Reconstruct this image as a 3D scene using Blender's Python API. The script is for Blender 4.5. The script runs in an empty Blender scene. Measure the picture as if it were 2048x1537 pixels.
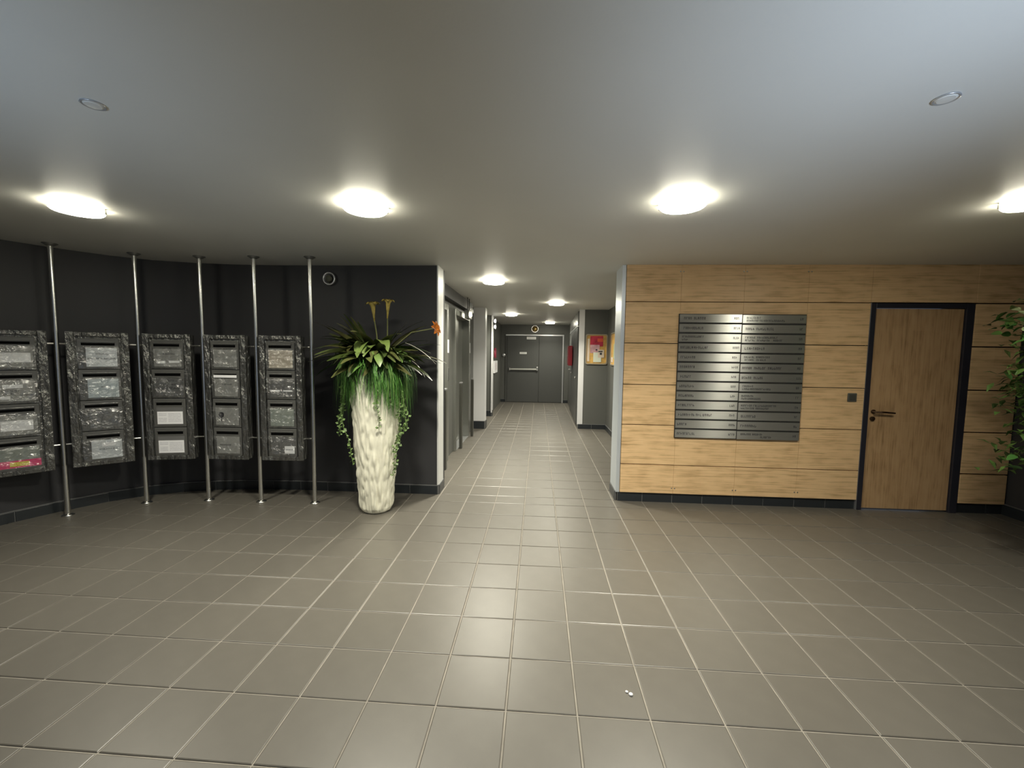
import bpy, math, random
from mathutils import Vector, Matrix, noise
U = 0.305                      # one floor tile in metres: all coordinates below are in tiles
C = bpy.context.scene.collection
sc = bpy.context.scene
# ------------------------------------------------------------------ camera
PITCH, ROLL, YAW = 0.0736, 0.0132, -0.0630
CAM = (0.3701, -5.4205, 5.0031); FPX = 824.12
H = 7.97
def cam_matrix():
    base = Matrix(((1, 0, 0), (0, 0, -1), (0, 1, 0)))
    c, s = math.cos(YAW), math.sin(YAW); Rz = Matrix(((c, -s, 0), (s, c, 0), (0, 0, 1)))
    c, s = math.cos(PITCH), math.sin(PITCH); Rx = Matrix(((1, 0, 0), (0, c, -s), (0, s, c)))
    c, s = math.cos(ROLL), math.sin(ROLL); Rr = Matrix(((c, -s, 0), (s, c, 0), (0, 0, 1)))
    M = (Rr @ Rx @ base @ Rz).transposed() @ Matrix(((1, 0, 0), (0, -1, 0), (0, 0, -1)))
    return M.to_4x4()
cd = bpy.data.cameras.new('camera'); cam = bpy.data.objects.new('camera', cd); C.objects.link(cam)
cam.matrix_world = Matrix.Translation(Vector(CAM) * U) @ cam_matrix()
cd.sensor_fit = 'HORIZONTAL'; cd.sensor_width = 36; cd.lens = FPX / 2048 * 36; cd.clip_start = 0.02; cd.clip_end = 100
sc.camera = cam
# ------------------------------------------------------------------ light and exposure
sc.view_settings.view_transform = 'Standard'; sc.view_settings.look = 'None'
sc.view_settings.gamma = 1; sc.view_settings.use_curve_mapping = False; sc.view_settings.exposure = 0
w = bpy.data.worlds.new('world'); sc.world = w; w.use_nodes = True
w.node_tree.nodes['Background'].inputs[0].default_value = (0.55, 0.66, 0.85, 1)
w.node_tree.nodes['Background'].inputs[1].default_value = 0.5
LAMP = 75.0                    # radiance of the ceiling lamps' diffusers
BEAM = 32.0                    # downward beam of each lamp (watts), narrower than the diffuser's own glow
BEAM_SPREAD = 132
def area(name, loc, target, sx, sy, power, col, spread=180):
    l = bpy.data.lights.new(name, 'AREA'); l.shape = 'RECTANGLE'; l.size = sx * U; l.size_y = sy * U
    l.energy = power; l.color = col; l.spread = math.radians(spread)
    o = bpy.data.objects.new(name, l); C.objects.link(o); o.location = Vector(loc) * U
    o.rotation_euler = (Vector(target) - Vector(loc)).to_track_quat('-Z', 'Y').to_euler()
# added beams standing in for daylight through the two glazed openings behind the photographer
area('daylight_fill_right', (5.2, -9.7, 2.4), (4.2, -2.7, 8.0), 2.5, 2.4, 9.5, (0.66, 0.80, 1.0), 44)
area('daylight_fill_left', (-6.2, -9.7, 2.4), (-6.0, -2.9, 8.0), 3, 2.4, 4.5, (0.60, 0.77, 1.0), 48)
# ------------------------------------------------------------------ materials
MATS = {}
def mat(name, col, rough=0.5, metal=0.0, spec=0.5, var=0.0, bump=0.0, bscale=20.0, emit=None, estr=0, vscale=6.0, bdist=0.01, stretch=None, aniso=0, coat=0, hue=0.0):
    if name in MATS: return MATS[name]
    m = bpy.data.materials.new(name); m.use_nodes = True; MATS[name] = m
    n, l = m.node_tree.nodes, m.node_tree.links; b = n['Principled BSDF']
    b.inputs['Base Color'].default_value = (*col, 1); b.inputs['Roughness'].default_value = rough
    b.inputs['Metallic'].default_value = metal; b.inputs['Specular IOR Level'].default_value = spec
    if coat: b.inputs['Coat Weight'].default_value = coat; b.inputs['Coat Roughness'].default_value = 0.15
    tc = n.new('ShaderNodeTexCoord'); mp = n.new('ShaderNodeMapping'); l.new(tc.outputs['Object'], mp.inputs[0])
    if stretch: mp.inputs['Scale'].default_value = stretch
    if var:
        t = n.new('ShaderNodeTexNoise'); t.inputs['Scale'].default_value = vscale; t.inputs['Detail'].default_value = 5
        l.new(mp.outputs[0], t.inputs['Vector'])
        mr = n.new('ShaderNodeMapRange'); mr.inputs['From Min'].default_value = 0.3; mr.inputs['From Max'].default_value = 0.7
        mr.inputs['To Min'].default_value = 1 - var; mr.inputs['To Max'].default_value = 1 + var; l.new(t.outputs['Fac'], mr.inputs['Value'])
        val = mr.outputs[0]
        oi = n.new('ShaderNodeObjectInfo'); m2 = n.new('ShaderNodeMapRange'); l.new(oi.outputs['Random'], m2.inputs['Value'])
        m2.inputs['To Min'].default_value = 1 - var * 0.7; m2.inputs['To Max'].default_value = 1 + var * 0.7
        mu = n.new('ShaderNodeMath'); mu.operation = 'MULTIPLY'; l.new(val, mu.inputs[0]); l.new(m2.outputs[0], mu.inputs[1])
        hs = n.new('ShaderNodeHueSaturation'); hs.inputs['Color'].default_value = (*col, 1); l.new(mu.outputs[0], hs.inputs['Value'])
        if hue:
            m3 = n.new('ShaderNodeMapRange'); l.new(oi.outputs['Random'], m3.inputs['Value'])
            m3.inputs['To Min'].default_value = 0.5 - hue; m3.inputs['To Max'].default_value = 0.5 + hue; l.new(m3.outputs[0], hs.inputs['Hue'])
        l.new(hs.outputs[0], b.inputs['Base Color'])
    if bump:
        t = n.new('ShaderNodeTexNoise'); t.inputs['Scale'].default_value = bscale; t.inputs['Detail'].default_value = 6
        l.new(mp.outputs[0], t.inputs['Vector'])
        bm = n.new('ShaderNodeBump'); bm.inputs['Strength'].default_value = bump; bm.inputs['Distance'].default_value = bdist
        l.new(t.outputs['Fac'], bm.inputs['Height']); l.new(bm.outputs[0], b.inputs['Normal'])
    if aniso:
        b.inputs['Anisotropic'].default_value = aniso
        v = n.new('ShaderNodeCombineXYZ'); v.inputs[2].default_value = 1; l.new(v.outputs[0], b.inputs['Tangent'])
    if emit:
        b.inputs['Emission Color'].default_value = (*emit, 1); b.inputs['Emission Strength'].default_value = estr
    return m
def wood_mat(name, vertical=False, tint=(1, 1, 1)):
    m = bpy.data.materials.new(name); m.use_nodes = True; n, l = m.node_tree.nodes, m.node_tree.links; b = n['Principled BSDF']
    geo = n.new('ShaderNodeNewGeometry'); mp = n.new('ShaderNodeMapping'); l.new(geo.outputs['Position'], mp.inputs[0])
    if vertical: mp.inputs['Rotation'].default_value = (0, math.pi / 2, 0)
    # board pattern of the laminate print: position (x, z) -> brick texture (x, y)
    sp = n.new('ShaderNodeSeparateXYZ'); l.new(mp.outputs[0], sp.inputs[0]); cb = n.new('ShaderNodeCombineXYZ')
    l.new(sp.outputs[0], cb.inputs[0]); l.new(sp.outputs[2], cb.inputs[1])
    br = n.new('ShaderNodeTexBrick'); l.new(cb.outputs[0], br.inputs['Vector']); br.inputs['Scale'].default_value = 1
    br.inputs['Brick Width'].default_value = 0.9; br.inputs['Row Height'].default_value = 0.207; br.inputs['Mortar Size'].default_value = 0.0
    br.offset = 0.37; br.offset_frequency = 2
    br.inputs['Color1'].default_value = (0.42, 0.42, 0.42, 1); br.inputs['Color2'].default_value = (0.58, 0.58, 0.58, 1)
    ms = n.new('ShaderNodeMapping'); ms.inputs['Scale'].default_value = (1.6, 1, 44); l.new(mp.outputs[0], ms.inputs[0])
    t = n.new('ShaderNodeTexNoise'); t.inputs['Scale'].default_value = 1.6; t.inputs['Detail'].default_value = 7; t.inputs['Distortion'].default_value = 0.6
    l.new(ms.outputs[0], t.inputs['Vector'])
    mk = n.new('ShaderNodeMapping'); mk.inputs['Scale'].default_value = (5, 1, 14); l.new(mp.outputs[0], mk.inputs[0])
    k = n.new('ShaderNodeTexNoise'); k.inputs['Scale'].default_value = 1.1; k.inputs['Detail'].default_value = 3; l.new(mk.outputs[0], k.inputs['Vector'])
    a1 = n.new('ShaderNodeMix'); a1.data_type = 'FLOAT'; a1.inputs[0].default_value = 0.30
    bw = n.new('ShaderNodeRGBToBW'); l.new(br.outputs['Color'], bw.inputs[0])
    l.new(t.outputs['Fac'], a1.inputs[2]); l.new(bw.outputs[0], a1.inputs[3])
    a2 = n.new('ShaderNodeMix'); a2.data_type = 'FLOAT'; a2.inputs[0].default_value = 0.3; l.new(a1.outputs[0], a2.inputs[2]); l.new(k.outputs['Fac'], a2.inputs[3])
    cr = n.new('ShaderNodeValToRGB'); l.new(a2.outputs[0], cr.inputs[0])
    T = tint
    cr.color_ramp.elements[0].position = 0.29; cr.color_ramp.elements[0].color = (0.36 * T[0], 0.215 * T[1], 0.095 * T[2], 1)
    cr.color_ramp.elements[1].position = 0.72; cr.color_ramp.elements[1].color = (0.90 * T[0], 0.64 * T[1], 0.37 * T[2], 1)
    e = cr.color_ramp.elements.new(0.5); e.color = (0.77 * T[0], 0.525 * T[1], 0.28 * T[2], 1)
    l.new(cr.outputs[0], b.inputs['Base Color']); b.inputs['Roughness'].default_value = 0.42; b.inputs['Specular IOR Level'].default_value = 0.35
    bp_ = n.new('ShaderNodeBump'); bp_.inputs['Strength'].default_value = 0.08; bp_.inputs['Distance'].default_value = 0.002
    l.new(t.outputs['Fac'], bp_.inputs['Height']); l.new(bp_.outputs[0], b.inputs['Normal'])
    return m
WOOD = wood_mat('oak_laminate'); DOORWOOD = wood_mat('oak_door_laminate', True, (0.64, 0.60, 0.58))
CEIL = mat('ceiling_paint', (0.66, 0.655, 0.615), 0.5, spec=0.35, bump=0.12, bscale=90, bdist=0.002, var=0.03, vscale=1.2)
WALL = mat('dark_wall_paint', (0.047, 0.047, 0.051), 0.5, spec=0.35, bump=0.1, bscale=120, bdist=0.001)
HALL = mat('corridor_wall_paint', (0.105, 0.107, 0.099), 0.45, spec=0.4, bump=0.1, bscale=120, bdist=0.001)
PALE = mat('pale_grey_paint', (0.66, 0.66, 0.67), 0.4, spec=0.4)
ALU = mat('brushed_aluminium', (0.62, 0.63, 0.65), 0.36, metal=0.85, bump=0.05, bscale=60, stretch=(1, 1, 0.05))
STEEL = mat('stainless_steel', (0.80, 0.80, 0.77), 0.25, metal=1, bump=0.05, bscale=80, stretch=(1, 1, 0.05))
LIFT = mat('lift_steel', (0.30, 0.305, 0.28), 0.34, metal=0.75, bump=0.04, bscale=60, stretch=(1, 1, 0.05))
PLATE = mat('plaque_steel', (0.88, 0.88, 0.84), 0.31, metal=0.9, bump=0.14, bscale=9, bdist=0.001, stretch=(0.5, 1, 60), aniso=0.96, var=0.05)
DARK = mat('dark_backing', (0.02, 0.02, 0.018), 0.6)
BLACK = mat('slot_black', (0.002, 0.002, 0.002), 0.9, spec=0.05)
GROUT = mat('floor_grout', (0.24, 0.22, 0.19), 0.8, var=0.2, vscale=9)
TILE = mat('floor_tile_ceramic', (0.108, 0.099, 0.084), 0.40, spec=0.7, var=0.045, vscale=10)
BASE = mat('plinth_tile', (0.022, 0.026, 0.030), 0.3, spec=0.5)
CAULK = mat('plinth_caulk', (0.14, 0.14, 0.14), 0.6)
FRAME = mat('door_frame_metal', (0.025, 0.025, 0.035), 0.35, spec=0.5)
GDOOR = mat('grey_door_paint', (0.075, 0.077, 0.074), 0.4, spec=0.4)
WHITE = mat('white_paper_or_glint', (0.88, 0.88, 0.90), 0.6)  # also colours the painted glints on the mailbox film
INK = mat('ink', (0.03, 0.03, 0.04), 0.6)
BRONZE = mat('bronze_handle', (0.10, 0.06, 0.035), 0.3, metal=0.8)
RED = mat('red_enamel', (0.30, 0.02, 0.03), 0.35)
WFRAME = mat('film_wrapped_metal', (0.20, 0.20, 0.19), 0.2, metal=0.75, spec=0.8, bump=0.9, bscale=14, bdist=0.06, stretch=(1.6, 1.6, 0.7), coat=0.5)
BOXM = mat('mailbox_front_paint', (0.10, 0.10, 0.095), 0.3, spec=0.6, bump=0.5, bscale=18, bdist=0.012)
DIFFS = [mat('lamp_diffuser_%d' % k, (0.9, 0.9, 0.85), 0.4, emit=(1.0, 0.955, 0.79), estr=LAMP * f) for k, f in enumerate((0.8, 1.0, 1.0, 1.0, 1.5, 1.3, 1.3, 1.3))]
GLOWS = [mat('lamp_side_glow_%d' % k, (0.9, 0.9, 0.85), 0.4, emit=(1.0, 0.95, 0.74), estr=LAMP * f) for k, f in enumerate((0.34, 0.40, 0.40, 0.34, 0.42, 0.44, 0.44, 0.44))]
BEAMF = (0.6, 0.98, 1.25, 0.18, 1.75, 1.4, 1.0, 0.8)
RIM = mat('clear_lamp_rim', (0.55, 0.56, 0.5), 0.2, metal=0.6)
LEAFD = mat('leaf_dark', (0.035, 0.060, 0.012), 0.4, spec=0.5, var=0.35, hue=0.03)
LEAFO = mat('leaf_olive', (0.085, 0.095, 0.028), 0.42, spec=0.5, var=0.35, hue=0.03)
LEAFL = mat('leaf_light', (0.14, 0.22, 0.055), 0.4, spec=0.5, var=0.25, hue=0.02)
GRASS = [mat('grass_green_%d' % k, c, 0.55) for k, c in enumerate(((0.018, 0.07, 0.010), (0.05, 0.15, 0.02), (0.09, 0.25, 0.04), (0.17, 0.31, 0.08)))]
VINE = mat('vine_green', (0.16, 0.25, 0.08), 0.5, var=0.5, vscale=60)
TREEL = mat('tree_leaf', (0.07, 0.16, 0.035), 0.35, spec=0.6, var=0.4, hue=0.03)
TREEP = mat('tree_leaf_pale', (0.42, 0.50, 0.26), 0.4, var=0.2)
YELLOW = mat('flower_yellow', (0.42, 0.33, 0.08), 0.55, var=0.35, vscale=30)
ORANGE = mat('flower_orange', (0.75, 0.22, 0.02), 0.5, var=0.3, vscale=30)
STEM = mat('flower_stem', (0.14, 0.15, 0.05), 0.5)
BARK = mat('bark', (0.08, 0.05, 0.03), 0.8)
SOIL = mat('soil', (0.03, 0.02, 0.015), 0.9)
VASE = mat('vase_cream', (0.84, 0.82, 0.68), 0.5, spec=0.4, bump=0.15, bscale=40, bdist=0.004)
def film_mat():
    m = bpy.data.materials.new('clear_wrinkled_film'); m.use_nodes = True; n, l = m.node_tree.nodes, m.node_tree.links
    n.remove(n['Principled BSDF']); o = n['Material Output']
    tr = n.new('ShaderNodeBsdfTransparent'); tr.inputs[0].default_value = (0.93, 0.94, 0.94, 1)
    g = n.new('ShaderNodeBsdfGlossy'); g.inputs['Roughness'].default_value = 0.22
    mx = n.new('ShaderNodeMixShader'); mx.inputs[0].default_value = 0.22
    t = n.new('ShaderNodeTexNoise'); t.inputs['Scale'].default_value = 14; t.inputs['Detail'].default_value = 4; t.inputs['Distortion'].default_value = 1.5
    tc = n.new('ShaderNodeTexCoord'); l.new(tc.outputs['Object'], t.inputs[0])
    b = n.new('ShaderNodeBump'); b.inputs['Strength'].default_value = 1; b.inputs['Distance'].default_value = 0.03
    l.new(t.outputs['Fac'], b.inputs['Height']); l.new(b.outputs[0], g.inputs['Normal'])
    l.new(tr.outputs[0], mx.inputs[1]); l.new(g.outputs[0], mx.inputs[2]); l.new(mx.outputs[0], o.inputs[0]); return m
FILM = film_mat()
def pane_mat():
    m = bpy.data.materials.new('window_glass'); m.use_nodes = True; n, l = m.node_tree.nodes, m.node_tree.links
    n.remove(n['Principled BSDF']); o = n['Material Output']
    tr = n.new('ShaderNodeBsdfTransparent'); g = n.new('ShaderNodeBsdfGlossy'); g.inputs['Roughness'].default_value = 0.03
    mx = n.new('ShaderNodeMixShader'); mx.inputs[0].default_value = 0.08
    l.new(tr.outputs[0], mx.inputs[1]); l.new(g.outputs[0], mx.inputs[2]); l.new(mx.outputs[0], o.inputs[0]); return m
GLASS = pane_mat()
# ------------------------------------------------------------------ mesh helpers
class MB:
    def __init__(s): s.v = []; s.f = []; s.mi = []
    def box(s, x0, y0, z0, x1, y1, z1, mi=0):
        b = len(s.v)
        s.v += [(x, y, z) for z in (z0, z1) for y in (y0, y1) for x in (x0, x1)]
        for q in ((0, 2, 3, 1), (4, 5, 7, 6), (0, 1, 5, 4), (2, 6, 7, 3), (0, 4, 6, 2), (1, 3, 7, 5)):
            s.f.append([b + i for i in q]); s.mi.append(mi)
        return s
    def quad(s, *p, mi=0):
        b = len(s.v); s.v += list(p); s.f.append([b + i for i in range(len(p))]); s.mi.append(mi); return s
    def lathe(s, prof, c=(0, 0, 0), n=32, axis='z', mi=0):
        b = len(s.v)
        for r, z in prof:
            for k in range(n):
                a = 2 * math.pi * k / n; p = (r * math.cos(a), r * math.sin(a), z)
                if axis == 'y': p = (p[0], p[2], p[1])
                if axis == 'x': p = (p[2], p[0], p[1])
                s.v.append((c[0] + p[0], c[1] + p[1], c[2] + p[2]))
        for i in range(len(prof) - 1):
            for k in range(n):
                k2 = (k + 1) % n
                s.f.append([b + i * n + k, b + i * n + k2, b + (i + 1) * n + k2, b + (i + 1) * n + k]); s.mi.append(mi)
        for i, rev in ((0, True), (len(prof) - 1, False)):
            if prof[i][0] > 1e-4:
                q = [b + i * n + k for k in range(n)]; s.f.append(q[::-1] if rev else q); s.mi.append(mi)
        return s
    def tube(s, pts, r, n=8, mi=0):
        P = [Vector(p) for p in pts]; b = len(s.v)
        R = r if isinstance(r, (list, tuple)) else [r] * len(P)
        for i, p in enumerate(P):
            d = (P[min(i + 1, len(P) - 1)] - P[max(i - 1, 0)]).normalized()
            a = d.orthogonal().normalized(); c = d.cross(a)
            if i and a.dot(pa) < 0.99:
                a = (pa - d * pa.dot(d)).normalized(); c = d.cross(a)
            pa = a
            for k in range(n):
                t = 2 * math.pi * k / n; s.v.append(tuple(p + (a * math.cos(t) + c * math.sin(t)) * R[i]))
        for i in range(len(P) - 1):
            for k in range(n):
                k2 = (k + 1) % n; s.f.append([b + i * n + k, b + i * n + k2, b + (i + 1) * n + k2, b + (i + 1) * n + k]); s.mi.append(mi)
        s.f.append([b + k for k in range(n)][::-1]); s.mi.append(mi)
        s.f.append([b + (len(P) - 1) * n + k for k in range(n)]); s.mi.append(mi)
        return s
    def strip(s, pts, widths, side, mi=0, cup=0.0):
        """ribbon along pts; side = sideways direction; cup folds the middle down"""
        b = len(s.v); P = [Vector(p) for p in pts]; S = Vector(side)
        for p, wd in zip(P, widths):
            for k, t in enumerate((-1, 0, 1)):
                q = p + S * wd * t * 0.5
                if t: q.z += cup * wd
                s.v.append(tuple(q))
        for i in range(len(P) - 1):
            for k in range(2):
                s.f.append([b + i * 3 + k, b + i * 3 + k + 1, b + (i + 1) * 3 + k + 1, b + (i + 1) * 3 + k]); s.mi.append(mi)
        return s
    def mesh(s, name, mats, smooth=False):
        me = bpy.data.meshes.new(name); me.from_pydata([(a * U, b * U, c * U) for a, b, c in s.v], [], s.f)
        for m in (mats if isinstance(mats, (list, tuple)) else [mats]): me.materials.append(m)
        me.polygons.foreach_set('material_index', s.mi)
        if smooth: me.polygons.foreach_set('use_smooth', [True] * len(me.polygons))
        me.update(); return me
    def build(s, name, mats, parent=None, loc=(0, 0, 0), rot=(0, 0, 0), smooth=False, bevel=0, auto=None):
        o = link(name, s.mesh(name, mats, smooth), parent, loc, rot)
        if bevel:
            bv = o.modifiers.new('bevel', 'BEVEL'); bv.width = bevel * U; bv.segments = 2; bv.limit_method = 'ANGLE'
        if auto: 
            for p in o.data.polygons: p.use_smooth = True
            o.data.set_sharp_from_angle(angle=math.radians(auto))
        return o
def link(name, data, parent=None, loc=(0, 0, 0), rot=(0, 0, 0)):
    o = bpy.data.objects.new(name, data); C.objects.link(o); o.location = Vector(loc) * U; o.rotation_euler = rot
    if parent: o.parent = parent
    return o
def tag(o, label, cat, group=None):
    o['label'] = label; o['category'] = cat
    if group: o['group'] = group
    return o
def thing(name, label, cat, loc, rz=0, group=None):
    return tag(link(name, None, None, loc, (0, 0, rz)), label, cat, group)
def struct(o): o['kind'] = 'structure'; return o
def B(*a): return MB().box(*a)
rnd = random.Random(7)
# ------------------------------------------------------------------ ceiling
struct(B(-17, -11, H, 17, 38, H + 0.6).build('ceiling', CEIL))
# ------------------------------------------------------------------ floor: grout bed and single tiles
fl = struct(B(-17, -11, -0.8, 17, 38, -0.014).build('floor', GROUT))
def tile_mesh(x, y, w_, d_, g=0.012, b=0.012):
    m = MB(); x0, y0, x1, y1 = g, g, w_ - g, d_ - g; v = m.v
    v += [(x0, y0, -0.014), (x1, y0, -0.014), (x1, y1, -0.014), (x0, y1, -0.014), (x0, y0, -b * .5), (x1, y0, -b * .5), (x1, y1, -b * .5), (x0, y1, -b * .5),
          (x0 + b, y0 + b, 0), (x1 - b, y0 + b, 0), (x1 - b, y1 - b, 0), (x0 + b, y1 - b, 0)]
    for i in range(4):
        j = (i + 1) % 4; m.f += [[i, j, j + 4, i + 4], [i + 4, j + 4, j + 8, i + 8]]
    m.f.append([8, 9, 10, 11]); m.mi = [0] * len(m.f)
    return m
def left_wall_x(y):
    P = WL
    for (x0, y0), (x1, y1) in zip(P, P[1:]):
        if min(y0, y1) <= y <= max(y0, y1) and y0 != y1: return x0 + (x1 - x0) * (y - y0) / (y1 - y0)
    return -15.3
WL = [(-3.1, 8.7), (-8.5, 8.68), (-10.2, 8.55), (-11.4, 8.3), (-12.6, 7.85), (-13.4, 7.2), (-14.05, 6.3), (-14.5, 5.4), (-14.9, 4.3), (-15.2, 3.0), (-15.35, 1.5), (-15.4, 0), (-15.4, -10)]
cells = []
for j in range(-7, 9):
    for i in range(-16, 16):
        d_ = 0.7 if j == 8 else 1.0
        if i + 1 < left_wall_x(j + 0.3) - 0.6: continue
        cells.append((i, float(j), 1.0, d_))
for j in range(29):
    for i in range(-4, 6 if j < 14 else 4):
        y = 8.7 + j * 1.0
        cells.append((i, y, 1.0, 1.0))
cm = cam.matrix_world.inverted()
def px(x, y, z=0.0):
    p = cm @ (Vector((x, y, z)) * U)
    if p.z > -0.05: return None
    return (1024 + FPX * p.x / -p.z, 768.5 - FPX * p.y / -p.z)
def apparent(c):
    q = [px(c[0] + a * c[2], c[1] + b_ * c[3]) for a, b_ in ((0, 0), (1, 0), (1, 1), (0, 1))]
    if any(p is None for p in q): return 0
    if not any(0 < p[0] < 2048 and 0 < p[1] < 1537 for p in q): return 0
    q = [(min(max(p[0], -50), 2100), min(max(p[1], 0), 1600)) for p in q]
    return abs(sum(q[i][0] * q[(i + 1) % 4][1] - q[(i + 1) % 4][0] * q[i][1] for i in range(4))) / 2
cells.sort(key=apparent, reverse=True)
tm = {}
rest = MB()
for k, c in enumerate(cells):
    if k < 290 and apparent(c) > 0:
        key = (c[2], c[3])
        if key not in tm: tm[key] = tile_mesh(0, 0, *key).mesh('tile', TILE)
        o = link('tile', tm[key], fl, (c[0], c[1], rnd.uniform(-0.0008, 0.0008)))
    else:
        t = tile_mesh(0, 0, c[2], c[3]); b = len(rest.v)
        rest.v += [(a + c[0], b2 + c[1], z) for a, b2, z in t.v]; rest.f += [[b + i for i in f] for f in t.f]; rest.mi += t.mi
o = rest.build('tile_field', TILE, fl); o['kind'] = 'stuff'
# ------------------------------------------------------------------ walls
def wallstrip(name, pts, z0, z1, th, m, outward=1, parent=None, smooth=False):
    """vertical wall following pts (room side), thickness th to the left of the path"""
    n = len(pts); P = [Vector((*p, 0)) for p in pts]; nn = []
    for i in range(n):
        d = (P[min(i + 1, n - 1)] - P[max(i - 1, 0)]).normalized(); nn.append(Vector((-d.y, d.x, 0)) * outward)
    mb = MB()
    for i in range(n):
        q = P[i] + nn[i] * th
        mb.v += [(P[i].x, P[i].y, z0), (P[i].x, P[i].y, z1), (q.x, q.y, z1), (q.x, q.y, z0)]
    for i in range(n - 1):
        for k in range(4):
            a, b_ = i * 4 + k, i * 4 + (k + 1) % 4; mb.f.append([a, b_, b_ + 4, a + 4])
    mb.f += [[0, 3, 2, 1], [n * 4 - 4, n * 4 - 3, n * 4 - 2, n * 4 - 1]]; mb.mi = [0] * len(mb.f)
    return mb.build(name, m, parent)
def resample(pts, step):
    out = [pts[0]]; P = [Vector((*p, 0)) for p in pts]; acc = 0
    for a, b_ in zip(P, P[1:]):
        L = (b_ - a).length; t = step - acc
        while t <= L: q = a + (b_ - a) * t / L; out.append((q.x, q.y)); t += step
        acc = L - (t - step)
    return out
wl = struct(wallstrip('wall_left', WL, 0, H, 1.0, WALL, -1)); wl.data.set_sharp_from_angle(angle=math.radians(35))
for p in wl.data.polygons: p.use_smooth = True
bl = struct(link('baseboard_left', None))
def plinth(parent, pts, ht, th, n_out, smooth=False):
    for a, b_ in zip(pts, pts[1:]):
        d = Vector((b_[0] - a[0], b_[1] - a[1])); L = d.length; g = 0.012
        ang = math.atan2(d.y, d.x)
        MB().box(g, -th if n_out > 0 else 0, -0.01, L - g, 0 if n_out > 0 else th, ht).build('tile', BASE, parent, (a[0], a[1], 0), (0, 0, ang), bevel=0.008)
        MB().box(0, (-th * .7 if n_out > 0 else 0), 0.0, L, (0 if n_out > 0 else th * .7), ht + 0.022).build('caulk_line', CAULK, parent, (a[0], a[1], 0), (0, 0, ang))
plinth(bl, [(-x, y) if False else (x, y) for x, y in resample([(-3.1, 8.7), (-4, 8.7)] + WL[1:10], 1.0)], 0.3, 0.07, -1)
struct(B(3.12, 8.7, 0, 11.0, 9.7, H).build('wall_back', DARK)); 
wb2 = struct(MB().box(14.05, 8.7, 0, 17, 9.7, H).box(11.0, 8.7, 6.75, 14.05, 9.7, H).build('wall_back_right', DARK))
struct(B(15.55, -10, 0, 16.5, 8.7, H).build('wall_right', WALL))
br_ = struct(link('baseboard_right', None)); plinth(br_, [(15.55, 8.7 - k) for k in range(0, 9)], 0.33, 0.07, 1)
bb = struct(link('baseboard_back', None)); plinth(bb, [(3.16, 8.7)] + [(x, 8.7) for x in range(4, 11)] + [(10.93, 8.7)], 0.31, 0.06, 1)
plinth(bb, [(14.08, 8.7), (15.0, 8.7), (15.55, 8.7)], 0.31, 0.06, 1)
# wall behind the camera with two glazed openings
ff = MB()
ff.box(-16.4, -11, 0, -9.5, -10, H).box(-3, -11, 0, 2.2, -10, H).box(8.4, -11, 0, 16.5, -10, H).box(-9.5, -11, 7.0, -3, -10, H).box(2.2, -11, 7.0, 8.4, -10, H)
struct(ff.build('wall_front', WALL))
for k, (x0, x1) in enumerate(((-9.5, -3), (2.2, 8.4))):
    wn = struct(link('window_%d' % (k + 1), None, None, (0, -10.5, 0)))
    MB().box(x0, -0.1, 0, x0 + 0.15, 0.1, 7).box(x1 - 0.15, -0.1, 0, x1, 0.1, 7).box(x0, -0.1, 6.85, x1, 0.1, 7).box(x0, -0.1, 0, x1, 0.1, 0.15).box((x0 + x1) / 2 - 0.07, -0.1, 0, (x0 + x1) / 2 + 0.07, 0.1, 7).build('window_frame', ALU, wn)
    MB().box(x0 + .15, -0.02, 0.15, (x0 + x1) / 2 - .07, 0.02, 6.85).build('pane', GLASS, wn); MB().box((x0 + x1) / 2 + .07, -0.02, 0.15, x1 - .15, 0.02, 6.85).build('pane', GLASS, wn)
# corridor, left side
struct(B(-4.4, 8.72, 0, -3.1, 9.42, H).build('wall_corridor_left', PALE))
wlift = struct(MB().box(-4.9, 9.42, 0, -3.85, 9.9, H).box(-4.9, 13.4, 0, -3.9, 15.0, H).box(-4.9, 19.3, 0, -3.9, 21.5, H).box(-4.9, 9.9, 7.0, -3.9, 13.4, H).box(-4.9, 15.0, 7.0, -3.9, 19.3, H).box(-6, 9.9, 0, -5.6, 19.3, H).build('wall_lift', HALL))
struct(B(-4.9, 21.5, 0, -3.12, 22.3, H).build('wall_pier', PALE))
struct(MB().box(-4.9, 22.3, 0, -3.75, 27.0, H).box(-4.9, 27.0, 0, -3.3, 27.6, H).build('wall_corridor_recess', HALL))
struct(B(-4.9, 27.6, 0, -3.5, 37.0, H).build('wall_corridor_far_left', HALL))
struct(B(-4.9, 37.0, 0, 5, 38, H).build('wall_end', HALL))
# corner guards
struct(B(-3.13, 8.66, 0.33, -3.085, 9.42, H).build('trim_1', mat('pale_guard', (0.78, 0.79, 0.78), 0.4, metal=0.2)))
struct(MB().box(3.10, 8.64, 0.31, 3.22, 8.7, H).box(3.10, 8.70, 0.31, 3.12, 9.7, H).build('trim_2', mat('pale_blue_guard', (0.62, 0.67, 0.72), 0.35, metal=0.4)))
struct(B(3.04, 22.36, 0.3, 3.4, 22.40, H).build('trim_3', PALE))
struct(B(-3.34, 26.92, 0.3, -3.24, 27.6, H).build('trim_4', PALE))
bc = struct(link('baseboard_corridor', None))
plinth(bc, [(-3.1, 8.7), (-3.1, 9.42)], 0.31, 0.06, 1); 
plinth(bc, [(-3.9, 21.5), (-3.12, 21.5)], 0.5, 0.06, 1); plinth(bc, [(-3.12, 21.5), (-3.12, 22.3)], 0.5, 0.06, 1)
plinth(bc, [(-3.75, 27.0), (-3.3, 27.0)], 0.45, 0.06, 1); plinth(bc, [(-3.3, 27.0), (-3.3, 27.6)], 0.45, 0.06, 1)
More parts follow.
